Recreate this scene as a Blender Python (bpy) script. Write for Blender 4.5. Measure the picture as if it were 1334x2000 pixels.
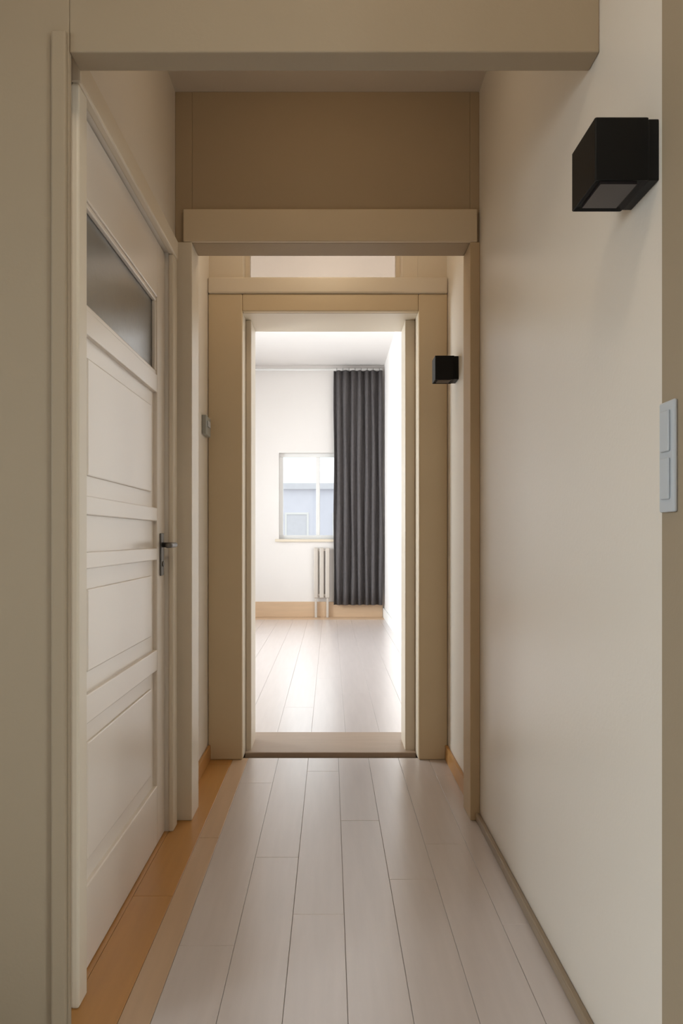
import bpy, bmesh, math, random
from mathutils import Vector
random.seed(7)
S = bpy.context.scene
COL = S.collection
for o in list(bpy.data.objects): bpy.data.objects.remove(o)

# ---------------- camera, world, lights, exposure ----------------
H = 1.03
cd = bpy.data.cameras.new('camera'); cam = bpy.data.objects.new('camera', cd); COL.objects.link(cam)
cam.location = (0, 0, H); cam.rotation_euler = (math.radians(90), 0, 0)
cd.sensor_fit = 'HORIZONTAL'; cd.sensor_width = 36; cd.lens = 36*1400/1334
cd.shift_x = 22/1334; cd.shift_y = 50/1334; cd.clip_start = 0.02
S.camera = cam
W = bpy.data.worlds.new('world'); S.world = W; W.use_nodes = True
bg = W.node_tree.nodes['Background']; bg.inputs[0].default_value = (0.93, 0.96, 1.0, 1); bg.inputs[1].default_value = 1.6

def area(name, loc, rot, sx, sy, power, col):
    l = bpy.data.lights.new(name, 'AREA'); l.shape = 'RECTANGLE'; l.size = sx; l.size_y = sy
    l.energy = power; l.color = col
    o = bpy.data.objects.new(name, l); COL.objects.link(o); o.location = loc
    o.rotation_euler = [math.radians(a) for a in rot]; return o
# daylight standing outside the windows of the far room and unseen near windows added to light the corridor
area('daylight_far_side', (-3.05, 6.4, 1.5), (0, -90, 0), 2.2, 3.6, 345, (0.93, 0.96, 1.0))
area('daylight_far_end', (-0.16, 9.75, 1.57), (-90, 0, 0), 1.0, 1.1, 4, (0.93, 0.96, 1.0))
area('daylight_near_left', (-4.0, -0.6, 2.3), (0, -68, 0), 2.4, 2.8, 260, (0.88, 0.95, 1.0))
area('daylight_near_right', (4.1, -1.6, 2.3), (0, 68, 0), 2.4, 2.8, 530, (0.90, 0.96, 1.0))
# added warm fill lights, out of view: corridor, vestibule and near room
def point(name, loc, power, col, r):
    l = bpy.data.lights.new(name, 'POINT'); l.energy = power; l.color = col; l.shadow_soft_size = r
    o = bpy.data.objects.new(name, l); COL.objects.link(o); o.location = loc
point('corridor_fill_light', (-0.01, 2.0, 2.50), 1.35, (1.0, 0.76, 0.48), 0.09)  # added to lift the dark header and upper corridor walls
point('vestibule_fill_light', (-0.02, 2.98, 2.48), 2.7, (1.0, 0.86, 0.68), 0.08)  # added to brighten the vestibule walls and door frame
point('near_fill_light', (0.05, 0.55, 2.5), 8, (1.0, 0.86, 0.68), 0.1)  # added for a glow on the middle of the lintel

vs = S.view_settings
S.display_settings.display_device = 'sRGB'
vs.view_transform = 'Standard'; vs.look = 'None'; vs.gamma = 1; vs.use_curve_mapping = False; vs.exposure = 0.0

# ---------------- materials ----------------
def lin(c):
    return tuple(((v/255+0.055)/1.055)**2.4 if v/255 > 0.04045 else v/255/12.92 for v in c)
def mat(name, col, rough=0.6, spec=0.4, noise=0.05, scale=6.0, bump=0.0, bscale=120, metal=0, stretch=None):
    m = bpy.data.materials.new(name); m.use_nodes = True; n = m.node_tree.nodes; L = m.node_tree.links
    b = n['Principled BSDF']; b.inputs['Roughness'].default_value = rough
    b.inputs['Specular IOR Level'].default_value = spec; b.inputs['Metallic'].default_value = metal
    tc = n.new('ShaderNodeTexCoord'); mp = n.new('ShaderNodeMapping')
    if stretch: mp.inputs['Scale'].default_value = stretch
    L.new(tc.outputs['Object'], mp.inputs[0])
    nz = n.new('ShaderNodeTexNoise'); nz.inputs['Scale'].default_value = scale; nz.inputs['Detail'].default_value = 6
    L.new(mp.outputs[0], nz.inputs[0])
    cr = n.new('ShaderNodeMix'); cr.data_type = 'RGBA'
    cr.inputs[6].default_value = (*[c*(1-noise) for c in col], 1); cr.inputs[7].default_value = (*[min(1, c*(1+noise)) for c in col], 1)
    L.new(nz.outputs[0], cr.inputs[0]); L.new(cr.outputs[2], b.inputs['Base Color'])
    if bump:
        n2 = n.new('ShaderNodeTexNoise'); n2.inputs['Scale'].default_value = bscale; L.new(mp.outputs[0], n2.inputs[0])
        bp = n.new('ShaderNodeBump'); bp.inputs['Strength'].default_value = bump; bp.inputs['Distance'].default_value = 0.004
        L.new(n2.outputs[0], bp.inputs['Height']); L.new(bp.outputs[0], b.inputs['Normal'])
    return m
M = {}
M['taupe'] = mat('dimmed_near_wall_paint', (0.36, 0.285, 0.195), 0.6, 0.3, 0.02, 2, 0.08)  # darkened in the colour so the strongly lit near faces stay dim
M['brown'] = mat('shaded_frame_paint', (0.54, 0.40, 0.245), 0.5, 0.3, 0.03, 3)  # darker copy of the jamb paint, right-hand shade put into the colour
M['lit_honey_timber'] = mat('lit_honey_timber', (0.62, 0.44, 0.29), 0.4, 0.4, 0.1, 5, 0, 60, 0, (0.6, 6, 6))  # honey timber lightened in the colour for the far room's reflected light
M['paint'] = mat('beige_wall_paint', (0.80, 0.735, 0.65), 0.32, 0.6, 0.02, 2, 0.08)
M['header'] = mat('shaded_header_paint', (0.41, 0.31, 0.20), 0.6, 0.3, 0.03, 2, 0.08)  # wall paint darkened, the header's shade is in the colour
M['white'] = mat('far_room_white_paint', (0.80, 0.76, 0.73), 0.6, 0.3, 0.02, 2, 0.06)
M['ceil'] = mat('ceiling_paint', (0.62, 0.54, 0.44), 0.8, 0.2, 0.02, 2, 0.08)
M['khaki'] = mat('shaded_khaki_frame', (0.66, 0.53, 0.35), 0.45, 0.4, 0.03, 3)  # beige frame paint darkened in the colour for its unlit front
M['header_trim'] = mat('shaded_trim_paint', (0.66, 0.54, 0.38), 0.5, 0.3, 0.02, 3)  # casing paint darkened to sit in the header's shade
M['casing'] = mat('cream_casing_paint', (0.74, 0.65, 0.52), 0.4, 0.45, 0.02, 3)
M['door'] = mat('cream_door_paint', (0.80, 0.715, 0.62), 0.3, 0.6, 0.02, 3)
M['board'] = mat('pale_board', (0.62, 0.55, 0.525), 0.3, 0.9, 0.10, 5, 0.03, 60, 0, (6, 0.5, 1))
bb = M['board'].node_tree.nodes['Principled BSDF']; bb.inputs['Coat Weight'].default_value = 0.8; bb.inputs['Coat Roughness'].default_value = 0.27; bb.inputs['Coat IOR'].default_value = 1.6
M['lampglow'] = mat('added_lamp_glow', (0.8, 0.75, 0.65), 0.5)
lg = M['lampglow'].node_tree.nodes['Principled BSDF']; lg.inputs['Emission Color'].default_value = (1, 0.85, 0.62, 1); lg.inputs['Emission Strength'].default_value = 3  # glow for the added ceiling lamps only
M['dark_trim'] = mat('brown_bead', (0.30, 0.225, 0.15), 0.4, 0.4, 0.1)
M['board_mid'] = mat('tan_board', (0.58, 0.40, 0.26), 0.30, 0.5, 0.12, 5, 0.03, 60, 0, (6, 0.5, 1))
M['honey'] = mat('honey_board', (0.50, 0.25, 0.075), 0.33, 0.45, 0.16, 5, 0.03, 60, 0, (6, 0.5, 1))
M['sub'] = mat('dark_subfloor', (0.28, 0.22, 0.18), 0.8)
M['sill'] = mat('threshold_wood', (0.40, 0.30, 0.22), 0.4, 0.4, 0.1, 5, 0, 60, 0, (0.6, 6, 1))
M['black'] = mat('black_powder_coat', (0.004, 0.004, 0.004), 0.5, 0.25, 0.1, 30, 0.03, 300)
M['smoke'] = mat('smoked_diffuser', (0.05, 0.042, 0.042), 0.35, 0.5, 0.05)
M['grey'] = mat('grey_plastic', (0.36, 0.36, 0.33), 0.4, 0.4, 0.02)
M['bluegrey'] = mat('pale_grey_plastic', (0.52, 0.55, 0.58), 0.3, 0.5, 0.02)
M['steel'] = mat('dull_grey_metal', (0.16, 0.15, 0.14), 0.35, 0.5, 0.05, 20, 0, 100, 0.8)
M['pane_grey'] = mat('grey_obscured_glass', (0.20, 0.195, 0.18), 0.22, 0.6, 0.06, 10, 0.1, 50)
M['cloth'] = mat('charcoal_cloth', (0.10, 0.09, 0.09), 0.85, 0.2, 0.15, 25, 0.2, 250)
M['pvc'] = mat('white_window_frame', (0.80, 0.79, 0.77), 0.4, 0.4, 0.02)
M['rad'] = mat('radiator_enamel', (0.58, 0.52, 0.46), 0.4, 0.4, 0.02)
M['render'] = mat('blue_grey_render', (0.72, 0.72, 0.79), 0.8, 0.2, 0.05, 3)
M['roofgrey'] = mat('pale_roofing', (0.66, 0.66, 0.70), 0.8, 0.2, 0.08, 6)
M['yard'] = mat('pale_paving', (0.62, 0.60, 0.56), 0.85, 0.2, 0.08, 3)
def glass(name, tint=(0.96, 0.98, 0.98, 1), rough=0.02):
    m = bpy.data.materials.new(name); m.use_nodes = True; n = m.node_tree.nodes; L = m.node_tree.links
    for x in list(n): n.remove(x)
    out = n.new('ShaderNodeOutputMaterial'); mx = n.new('ShaderNodeMixShader'); t = n.new('ShaderNodeBsdfTransparent'); g = n.new('ShaderNodeBsdfGlossy')
    g.inputs['Roughness'].default_value = rough; fr = n.new('ShaderNodeFresnel'); fr.inputs[0].default_value = 1.45
    t.inputs[0].default_value = tint
    L.new(fr.outputs[0], mx.inputs[0]); L.new(t.outputs[0], mx.inputs[1]); L.new(g.outputs[0], mx.inputs[2]); L.new(mx.outputs[0], out.inputs[0])
    return m
M['glass'] = glass('clear_window_glass'); M['tinted'] = glass('tinted_transom_glass', (0.70, 0.64, 0.58, 1), 0.45)

# ---------------- helpers ----------------
def box(bm, x0, x1, y0, y1, z0, z1):
    v = [bm.verts.new((x, y, z)) for x in (x0, x1) for y in (y0, y1) for z in (z0, z1)]
    for f in ((0,1,3,2), (4,6,7,5), (0,4,5,1), (2,3,7,6), (0,2,6,4), (1,5,7,3)): bm.faces.new([v[i] for i in f])
def cyl(bm, p0, p1, r0, r1=None, n=20):
    r1 = r0 if r1 is None else r1
    p0, p1 = Vector(p0), Vector(p1); d = (p1-p0).normalized()
    a = d.orthogonal().normalized(); b = d.cross(a)
    A = [bm.verts.new(p0+(a*math.cos(2*math.pi*i/n)+b*math.sin(2*math.pi*i/n))*r0) for i in range(n)]
    B = [bm.verts.new(p1+(a*math.cos(2*math.pi*i/n)+b*math.sin(2*math.pi*i/n))*r1) for i in range(n)]
    for i in range(n): bm.faces.new((A[i], A[(i+1)%n], B[(i+1)%n], B[i]))
    bm.faces.new(A[::-1]); bm.faces.new(B)
def obj(name, bm, m, parent=None, bevel=0.0, smooth=False):
    bmesh.ops.recalc_face_normals(bm, faces=bm.faces[:])
    me = bpy.data.meshes.new(name)
    bm.to_mesh(me); bm.free(); me.materials.append(M[m])
    if smooth:
        for p in me.polygons: p.use_smooth = True
    o = bpy.data.objects.new(name, me); COL.objects.link(o)
    if bevel:
        b = o.modifiers.new('bevel', 'BEVEL'); b.width = bevel; b.segments = 2; b.limit_method = 'ANGLE'
    if parent is not None:
        o.parent = parent; o.matrix_parent_inverse = parent.matrix_world.inverted() if False else o.matrix_parent_inverse
    return o
def boxes(name, m, rects, parent=None, bevel=0.0):
    bm = bmesh.new()
    for r in rects: box(bm, *r)
    return obj(name, bm, m, parent, bevel)
def struct(name, m, rects, bevel=0.0):
    o = boxes(name, m, rects, None, bevel); o['kind'] = 'structure'; return o
def empty(name, loc=(0, 0, 0), structure=False):
    o = bpy.data.objects.new(name, None); COL.objects.link(o); o.location = loc; o.empty_display_size = 0.1
    if structure: o['kind'] = 'structure'
    return o
def tag(o, label, cat, group=None):
    o['label'] = label; o['category'] = cat
    if group: o['group'] = group
    return o

# ---------------- dimensions ----------------
XL, XR = -0.567, 0.545           # corridor faces
Y0 = 1.45                        # lintel / left pier
Y1, Y1b = 2.62, 2.74             # first opening
Y2, Y2b = 3.35, 3.65             # second opening
YF = 9.3                         # far wall
ZC, ZF = 2.66, 3.26
FL, FR = -2.8, 0.70              # far room side walls

# ---------------- large structure ----------------
# left corridor wall with a door opening (y 1.615 .. 2.515, z 0 .. 2.03)
D0, D1, DZ = 1.615, 2.515, 2.03
struct('wall_left', 'paint', [(XL-.12, XL, Y0+.015, D0, 0, ZC), (XL-.12, XL, D1, Y2, 0, ZC), (XL-.12, XL, D0, D1, DZ, ZC)])
struct('wall_right', 'paint', [(XR, XR+.12, 1.16, Y2, 0, ZC)])
# near wall: left pier and lintel across the corridor
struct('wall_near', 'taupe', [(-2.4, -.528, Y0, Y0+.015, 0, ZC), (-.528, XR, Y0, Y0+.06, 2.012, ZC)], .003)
# header wall with the first opening
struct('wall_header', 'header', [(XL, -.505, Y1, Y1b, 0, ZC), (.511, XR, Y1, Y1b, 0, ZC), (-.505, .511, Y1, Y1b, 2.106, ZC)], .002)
# thick wall with second opening and a transom light over it
OL, OR = -.407, .409
struct('wall_middle', 'casing', [(FL-.1, OL, Y2, Y2b, 0, ZF), (OR, FR+.1, Y2, Y2b, 0, ZF), (OL, OR, Y2, Y2b, 2.078, 2.245),
       (OL, OR, Y2, Y2b, 2.47, ZF), (.335, OR, Y2, Y2b, 2.245, 2.47)], .002)
# far room
struct('wall_far', 'white', [(FL-.1, -.665, YF, YF+.15, 0, ZF), (.35, FR+.1, YF, YF+.15, 0, ZF), (-.665, .35, YF, YF+.15, 0, 1.01), (-.665, .35, YF, YF+.15, 2.13, ZF)])
struct('wall_far_right', 'white', [(FR, FR+.1, Y2b, YF, 0, ZF)])
struct('wall_far_left', 'white', [(FL-.1, FL, Y2b, 4.6, 0, ZF), (FL-.1, FL, 8.2, YF, 0, ZF), (FL-.1, FL, 4.6, 8.2, 0, .35), (FL-.1, FL, 4.6, 8.2, 2.65, ZF)])
struct('ceiling_far', 'white', [(FL-.1, FR+.1, Y2b, YF+.15, ZF, ZF+.1)])
struct('ceiling', 'ceil', [(-2.5, 2.6, -3.2, Y2, ZC, ZC+.1)])
# near room behind the camera
struct('wall_right_near', 'taupe', [(2.5, 2.6, -3.2, -2.6, 0, ZC), (2.5, 2.6, -.4, 1.16, 0, ZC), (2.5, 2.6, -2.6, -.4, 2.05, ZC), (.536, 2.6, 1.06, 1.16, 0, ZC)], .002)
struct('wall_left_near', 'taupe', [(-2.5, -2.4, -3.2, -1.7, 0, ZC), (-2.5, -2.4, .5, Y0+.06, 0, ZC), (-2.5, -2.4, -1.7, .5, 2.05, ZC)])
struct('wall_back', 'taupe', [(-2.5, 2.6, -3.3, -3.2, 0, ZC)])

# ---------------- floor of boards ----------------
fl = struct('floor', 'sub', [(-2.5, 2.6, -3.2, Y2, -.12, -.02), (FL-.1, FR+.1, Y2, YF+.15, -.12, -.02)])
lib = {}
def board(m, x0, x1, y0, y1):
    key = (m, round(x1-x0, 4), round(y1-y0, 4))
    if key not in lib:
        bm = bmesh.new(); w, l = (x1-x0)/2-.0004, (y1-y0)/2-.0004
        c = .001
        b = [bm.verts.new((sx*w, sy*l, -.02)) for sx, sy in ((-1,-1),(1,-1),(1,1),(-1,1))]
        t0 = [bm.verts.new((sx*w, sy*l, -c)) for sx, sy in ((-1,-1),(1,-1),(1,1),(-1,1))]
        t1 = [bm.verts.new((sx*(w-c), sy*(l-c), 0)) for sx, sy in ((-1,-1),(1,-1),(1,1),(-1,1))]
        for A, B in ((b, t0), (t0, t1)):
            for i in range(4): bm.faces.new((A[i], A[(i+1)%4], B[(i+1)%4], B[i]))
        bm.faces.new(t1)
        o = obj('floor_board', bm, m, fl); lib[key] = o
    else:
        o = lib[key].copy(); COL.objects.link(o); o.parent = fl
    o.location = ((x0+x1)/2, (y0+y1)/2, 0)
    return o
def run(m, x0, x1, ya, yb, length, off):
    y = ya
    e = ya + off
    while y < yb-1e-4:
        e = min(e, yb); board(m, x0, x1, round(y, 3), round(e, 3)); y = e; e += length
BW = .14
edges = [XL, XL+.115, XL+.185]
x = edges[-1]
while x < XR-.05:
    x = min(x+BW, XR); edges.append(x)
for i in range(len(edges)-1):
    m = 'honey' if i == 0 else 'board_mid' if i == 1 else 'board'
    run(m, edges[i], edges[i+1], Y0+.06, Y2, 1.2, [.55, .95, .3, .8, .45, 1.1, .65, .9, .4][i % 9])
# in front of the lintel
x = -2.38; i = 0
while x < 2.45:
    xe = min(x+.2, 2.5); run('board', x, xe, -3.2, Y0+.06 if x > -.6 and x < XR-.05 else 1.1, 2.4, [1.2, .7, 2.0, 1.6][i % 4]); x = xe; i += 1
x = FL; i = 0
while x < FR-.01:
    xe = min(x+.18, FR); run('board', x, xe, Y2b, YF-.30, 2.4, [1.1, 2.0, .7, 1.6][i % 4]); x = xe; i += 1
for k in range(2):
    y = YF-.30+.15*k; x = FL
    while x < FR-.01:
        xe = min(x+1.17, FR); board('lit_honey_timber', x, xe, y, y+.15); x = xe
struct('trim_7', 'sill', [(OL, OR, Y2+.06, Y2b+.12, -.02, .008)], .004)

struct('trim_8', 'honey', [(XL-.12, XL, D0, D1, -.02, 0)])
# ---------------- mouldings ----------------
struct('trim_1', 'taupe', [(-.561, -.531, Y0-.012, Y0, 0, 2.05)], .004)
struct('baseboard_right', 'dark_trim', [(XR-.016, XR, 1.2, Y1, 0, .028)], .004)
struct('baseboard_vestibule', 'honey', [(XR-.014, XR, Y1b, Y2-.03, 0, .07), (XL, XL+.014, Y1b, Y2-.03, 0, .07)], .004)
struct('baseboard_far', 'lit_honey_timber', [(FL, FR-.02, YF-.02, YF, 0, .2)], .004)
struct('baseboard_far_right', 'pvc', [(FR-.018, FR, Y2b, YF-.02, 0, .12)], .004)
struct('trim_2', 'header_trim', [(-.535, .535, Y1-.016, Y1, 2.106, 2.225)], .004)
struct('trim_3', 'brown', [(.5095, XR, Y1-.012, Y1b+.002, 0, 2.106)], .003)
struct('trim_4', 'casing', [(XL, -.5035, Y1-.012, Y1b+.002, 0, 2.106)], .003)
t = empty('trim_5', (0, 0, 0), True)
boxes('side_casing', 'khaki', [(XL+.001, OL, Y2-.03, Y2, 0, 2.16)], t, .006)
boxes('side_casing', 'khaki', [(OR, XR-.001, Y2-.03, Y2, 0, 2.16)], t, .006)
boxes('jamb_lining', 'casing', [(OL, -.38, Y2+.10, Y2b-.01, 0, 2.078)], t, .004)
boxes('jamb_lining', 'casing', [(.36, OR, Y2+.10, Y2b-.01, 0, 2.078)], t, .004)
boxes('head_casing', 'khaki', [(OL, OR, Y2-.03, Y2, 2.078, 2.16)], t, .006)
boxes('cap_moulding', 'casing', [(XL+.001, XR-.001, Y2-.04, Y2, 2.16, 2.235)], t, .008)
w = empty('window_1', (0, 0, 0), True)
boxes('window_frame', 'casing', [(OL, .335, Y2+.10, Y2+.14, 2.245, 2.265), (OL, .335, Y2+.10, Y2+.14, 2.45, 2.47),
      (OL, OL+.02, Y2+.10, Y2+.14, 2.265, 2.45), (.315, .335, Y2+.10, Y2+.14, 2.265, 2.45)], w)
boxes('pane', 'tinted', [(OL+.02, .315, Y2+.117, Y2+.123, 2.265, 2.45)], w)

# ---------------- panelled door in the left wall ----------------
d = empty('door_1', (0, 0, 0), True)
fx = XL-.012                                     # face of the stiles
rails = [(0.003, .20), (.585, .655), (.955, .995), (1.085, 1.13), (1.515, 1.575), (1.835, 2.025)]
s0, s1 = D0+.065, D1-.115
boxes('stile', 'door', [(fx-.04, fx, D0+.004, s0, .003, 2.025)], d, .003)
boxes('stile', 'door', [(fx-.04, fx, s1, D1-.004, .003, 2.025)], d, .003)
for z0, z1 in rails: boxes('rail', 'door', [(fx-.04, fx, s0, s1, z0, z1)], d, .003)
for k in range(5):
    z0, z1 = rails[k][1], rails[k+1][0]
    if k < 4:
        bm = bmesh.new(); box(bm, fx-.03, fx-.012, s0-.004, s1+.004, z0-.004, z1+.004)
        if z1-z0 > .2: box(bm, fx-.014, fx-.006, s0+.05, s1-.05, z0+.05, z1-.05)
        obj('panel', bm, 'door', d, .004)
    else:
        boxes('glass_pane', 'pane_grey', [(fx-.026, fx-.016, s0-.004, s1+.004, z0-.004, z1+.004)], d)
        b = .014
        boxes('glazing_bead', 'door', [(fx-.016, fx-.004, s0, s1, z0, z0+b), (fx-.016, fx-.004, s0, s1, z1-b, z1),
              (fx-.016, fx-.004, s0, s0+b, z0+b, z1-b), (fx-.016, fx-.004, s1-b, s1, z0+b, z1-b)], d, .003)
bm = bmesh.new()
hy, hz = D1-.062, .985
box(bm, fx, fx+.006, hy-.022, hy+.022, hz-.085, hz+.06)
hd = obj('door_handle', bm, 'steel', d, .003)
bm = bmesh.new(); cyl(bm, (fx+.004, hy, hz+.02), (fx+.05, hy, hz+.02), .009); cyl(bm, (fx+.046, hy+.008, hz+.02), (fx+.046, hy-.105, hz+.018), .009, .0075)
obj('lever', bm, 'steel', hd, 0, True)
bm = bmesh.new(); cyl(bm, (fx+.004, hy, hz-.045), (fx+.010, hy, hz-.045), .009); obj('keyhole_rose', bm, 'steel', hd)
c = empty('trim_6', (0, 0, 0), True)
boxes('side_casing', 'casing', [(XL, XL+.018, D0-.05, D0+.006, 0, DZ-.006)], c, .005)
boxes('side_casing', 'casing', [(XL, XL+.018, D1-.006, D1+.058, 0, DZ-.006)], c, .005)
boxes('head_casing', 'casing', [(XL, XL+.022, D0-.05, D1+.058, DZ-.006, DZ+.062)], c, .005)
boxes('door_jamb', 'casing', [(XL-.12, XL-.055, D0, D1, DZ-.003, DZ), (XL-.12, XL-.055, D0, D0+.003, 0, DZ), (XL-.12, XL-.055, D1-.003, D1, 0, DZ)], c)

# ---------------- far window ----------------
w = empty('window_2', (0, 0, 0), True)
x0, x1, z0, z1 = -.665, .35, 1.01, 2.13
f = .05
fr = boxes('window_frame', 'pvc', [(x0, x1, YF+.05, YF+.11, z0, z0+f), (x0, x1, YF+.05, YF+.11, z1-f, z1), (x0, x0+f, YF+.05, YF+.11, z0+f, z1-f),
      (x1-f, x1, YF+.05, YF+.11, z0+f, z1-f)], w, .004)
boxes('mullion', 'pvc', [(-.185, -.135, YF+.05, YF+.11, z0+f, z1-f)], fr, .004)
boxes('pane', 'glass', [(x0+f, -.185, YF+.078, YF+.084, z0+f, z1-f)], fr)
boxes('pane', 'glass', [(-.135, x1-f, YF+.078, YF+.084, z0+f, z1-f)], fr)
boxes('window_sill', 'casing', [(x0-.05, x1+.03, YF-.03, YF+.05, z0-.035, z0)], w, .006)
w = empty('window_3', (0, 0, 0), True)
a = boxes('window_frame', 'pvc', [(FL-.08, FL-.03, 4.6, 8.2, .35, .41), (FL-.08, FL-.03, 4.6, 8.2, 2.59, 2.65), (FL-.08, FL-.03, 4.6, 4.66, .41, 2.59),
      (FL-.08, FL-.03, 8.14, 8.2, .41, 2.59), (FL-.08, FL-.03, 6.37, 6.43, .41, 2.59)], w, .004)
boxes('pane', 'glass', [(FL-.058, FL-.052, 4.66, 6.37, .41, 2.59)], a); boxes('pane', 'glass', [(FL-.058, FL-.052, 6.43, 8.14, .41, 2.59)], a)
for num, xw, ya, yb in ((4, -2.45, -1.7, .5), (5, 2.55, -2.6, -.4)):  # unseen near-room windows, added to let daylight onto the corridor walls
    w = empty('window_%d' % num, (0, 0, 0), True)
    ym = (ya+yb)/2
    a = boxes('window_frame', 'pvc', [(xw-.03, xw+.03, ya, yb, 0, .06), (xw-.03, xw+.03, ya, yb, 1.99, 2.05), (xw-.03, xw+.03, ya, ya+.06, .06, 1.99),
          (xw-.03, xw+.03, yb-.06, yb, .06, 1.99), (xw-.03, xw+.03, ym-.03, ym+.03, .06, 1.99)], w, .004)
    boxes('pane', 'glass', [(xw-.003, xw+.003, ya+.06, ym-.03, .06, 1.99)], a); boxes('pane', 'glass', [(xw-.003, xw+.003, ym+.03, yb-.06, .06, 1.99)], a)
struct('ground', 'yard', [(-30, 30, -20, 60, -.5, -.4)])

# ---------------- things ----------------
def lamp(y0, y1, z0, z1, face, label):
    g = empty('wall_lamp', (XR, (y0+y1)/2, (z0+z1)/2))
    tag(g, label, 'lamp', 'black cube wall lamps on the right wall')
    hy, hz = (y1-y0)/2, (z1-z0)/2; p = face-XR
    bm = bmesh.new(); box(bm, p, -.018, -hy, hy, -hz, hz)
    # recess the bottom and top openings
    for fc in list(bm.faces):
        pass
    bmesh.ops.recalc_face_normals(bm, faces=bm.faces[:])
    sel = [fc for fc in bm.faces if abs(fc.normal.z) > .9]
    for fc in sel:
        nz = fc.normal.z
        bmesh.ops.inset_individual(bm, faces=[fc], thickness=.010)
        for v in fc.verts: v.co.z -= .006*(1 if nz > 0 else -1)
    obj('lamp_body', bm, 'black', g, .002)
    boxes('back_plate', 'black', [(-.018, 0, -hy*.96, hy*.96, -hz*.96, hz*.96)], g, .002)
    boxes('diffuser', 'smoke', [(p+.014, -.032, -hy+.014, hy-.014, -hz+.001, -hz+.0062)], g)
    boxes('diffuser', 'smoke', [(p+.014, -.032, -hy+.014, hy-.014, hz-.0062, hz-.001)], g)
lamp(1.185, 1.30, 1.62, 1.726, .438, 'large black cube wall lamp high on the right wall in the foreground')
lamp(3.04, 3.13, 1.70, 1.803, .445, 'small distant black cube wall lamp between the two openings')

def plate(name, size, loc, axis, label, m, part):
    g = empty(name, loc); tag(g, label, 'control' if name == 'thermostat' else 'switch')
    sx, sz, t = size
    if axis == 'x':
        boxes('cover', m, [(0, t, -sx/2, sx/2, -sz/2, sz/2)], g, .003)
        boxes('dial', 'bluegrey', [(t, t+.005, -sx*.25, sx*.25, -sz*.05, sz*.25)], g, .002)
    else:
        boxes('cover', m, [(-sx/2, sx/2, -t, 0, -sz/2, sz/2)], g, .004)
        for k in range(3):
            zc = (k-1)*sz*.30
            boxes('rocker', 'pvc', [(-sx*.28, sx*.28, -t-.005, -t, zc-sz*.12, zc+sz*.12)], g, .003)
plate('thermostat', (.12, .085, .02), (XL, 3.22, 1.53), 'x', 'small grey thermostat on the left wall between the two openings', 'grey', 'dial')
g = empty('light_switch', (.536, 1.13, 1.16)); tag(g, 'narrow pale grey switch plate on the right jamb at the frame edge', 'switch')
boxes('cover', 'bluegrey', [(-.007, 0, -.026, .024, -.09, .085)], g, .003)
for k in range(2): boxes('rocker', 'bluegrey', [(-.011, -.007, -.015, .013, -.07+.075*k, -.005+.075*k)], g, .002)

# charcoal curtain, pleated, hanging from a ceiling rod
rod = empty('curtain_rod', (0, YF-.085, 3.19)); tag(rod, 'pale curtain rod under the far room ceiling above the charcoal curtain', 'rod')
bm = bmesh.new(); cyl(bm, (-1.7, 0, 0), (.66, 0, 0), .014); obj('pole', bm, 'pvc', rod, 0, True)
for xx in (-1.5, .655):
    boxes('bracket', 'pvc', [(xx-.012, xx+.012, -.012, .084, -.012, .012)], rod, .002)
bm = bmesh.new(); nx, nzv = 160, 14; cx0, cx1 = .045, .672
grid = []
for j in range(nzv+1):
    z = .165+(3.175-.165)*j/nzv; row = []
    for i in range(nx+1):
        u = i/nx; s = 1-.25*(j/nzv)
        yy = YF-.085+.036*s*math.sin(u*2*math.pi*7+.35*math.sin(j*.5+u*9))+.01*math.sin(u*23)
        row.append(bm.verts.new((cx0+(cx1-cx0)*u+.004*math.sin(j*.9+u*30), yy, z)))
    grid.append(row)
for j in range(nzv):
    for i in range(nx): bm.faces.new((grid[j][i], grid[j][i+1], grid[j+1][i+1], grid[j+1][i]))
g = empty('curtain', (0, 0, 0)); tag(g, 'charcoal pleated curtain drawn to the right of the bright far window', 'curtain')
o = obj('curtain_cloth', bm, 'cloth', g, 0, True); sd = o.modifiers.new('s', 'SOLIDIFY'); sd.thickness = .004
for k in range(8):
    bm = bmesh.new(); n = 16; r = .02
    xx = cx0+.04+(cx1-cx0-.08)*k/7
    ring = []
    for i in range(n):
        a = 2*math.pi*i/n; c0 = Vector((0, math.cos(a), math.sin(a)))
        ring.append([bm.verts.new(Vector((xx, YF-.085, 3.19))+c0*(r+.003*math.cos(q))+Vector((.003*math.sin(q), 0, 0))) for q in (0, 2.1, 4.2)])
    for i in range(n):
        for q in range(3): bm.faces.new((ring[i][q], ring[(i+1)%n][q], ring[(i+1)%n][(q+1)%3], ring[i][(q+1)%3]))
    obj('ring', bm, 'steel', g, 0, True)

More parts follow.
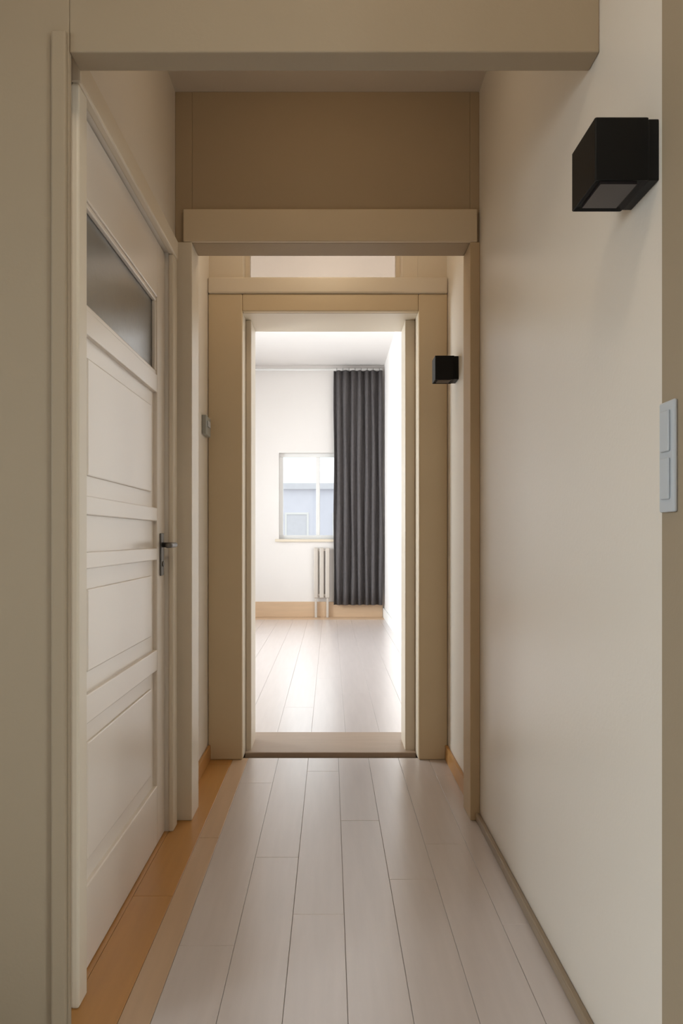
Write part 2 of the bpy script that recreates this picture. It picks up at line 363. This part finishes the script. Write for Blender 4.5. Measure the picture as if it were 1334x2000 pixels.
# radiator under the far window, half behind the curtain
g = empty('radiator', (0, YF-.05, .3)); tag(g, 'slim greige column radiator below the far window, partly behind the curtain', 'radiator')
for k in range(3):
    xx = -.185+.075*k
    boxes('column', 'rad', [(xx-.028, xx+.028, -.02, .03, -.05, .60)], g, .012)
boxes('pipe', 'rad', [(-.2, -.02, -.004, .016, -.02, .0)], g, .004)
boxes('pipe', 'rad', [(-.2, -.02, -.004, .016, .555, .575)], g, .004)
boxes('foot', 'rad', [(-.2, -.17, -.01, .02, -.3, -.05)], g, .004); boxes('foot', 'rad', [(-.05, -.02, -.01, .02, -.3, -.05)], g, .004)

# pale building outside the far window
g = empty('building', (-1.0, 30, -.3)); tag(g, 'pale blue grey low building seen outside the far window', 'building')
wl = boxes('wall', 'render', [(-6, 6, 0, 4, 0, 3.35)], g)
boxes('roof', 'roofgrey', [(-6.2, 6.2, -.2, 4.2, 3.35, 3.6)], g)
for k in range(5):
    xx = -4.4+2.0*k
    wf = boxes('window_frame', 'pvc', [(xx-.5, xx+.5, -.05, 0, 1.2, 1.28), (xx-.5, xx+.5, -.05, 0, 2.3, 2.38), (xx-.5, xx-.42, -.05, 0, 1.28, 2.3), (xx+.42, xx+.5, -.05, 0, 1.28, 2.3)], g)
    boxes('pane', 'roofgrey', [(xx-.42, xx+.42, -.02, -.01, 1.28, 2.3)], wf)

# added flush ceiling lamps for the fill lights, above the camera's view
g = empty('added_ceiling_lamp', (-0.01, 2.0, ZC)); tag(g, 'added round flush ceiling lamp, unseen in the corridor behind the lintel', 'lamp')
bm = bmesh.new(); cyl(bm, (0, 0, -.03), (0, 0, 0), .10, .10, 32); obj('base', bm, 'pvc', g)
bm = bmesh.new(); cyl(bm, (0, 0, -.036), (0, 0, -.03), .075, .09, 32); obj('diffuser', bm, 'lampglow', g)
g = empty('added_ceiling_lamp', (-0.02, 2.98, ZC)); tag(g, 'added round flush ceiling lamp, unseen between the two openings', 'lamp')
bm = bmesh.new(); cyl(bm, (0, 0, -.03), (0, 0, 0), .10, .10, 32); obj('base', bm, 'pvc', g)
bm = bmesh.new(); cyl(bm, (0, 0, -.036), (0, 0, -.03), .075, .09, 32); obj('diffuser', bm, 'lampglow', g)
g = empty('added_ceiling_lamp', (0.05, 0.55, ZC)); tag(g, 'added round flush ceiling lamp, unseen above the camera, before the lintel', 'lamp')
bm = bmesh.new(); cyl(bm, (0, 0, -.03), (0, 0, 0), .10, .10, 32); obj('base', bm, 'pvc', g)
bm = bmesh.new(); cyl(bm, (0, 0, -.036), (0, 0, -.03), .075, .09, 32); obj('diffuser', bm, 'lampglow', g)
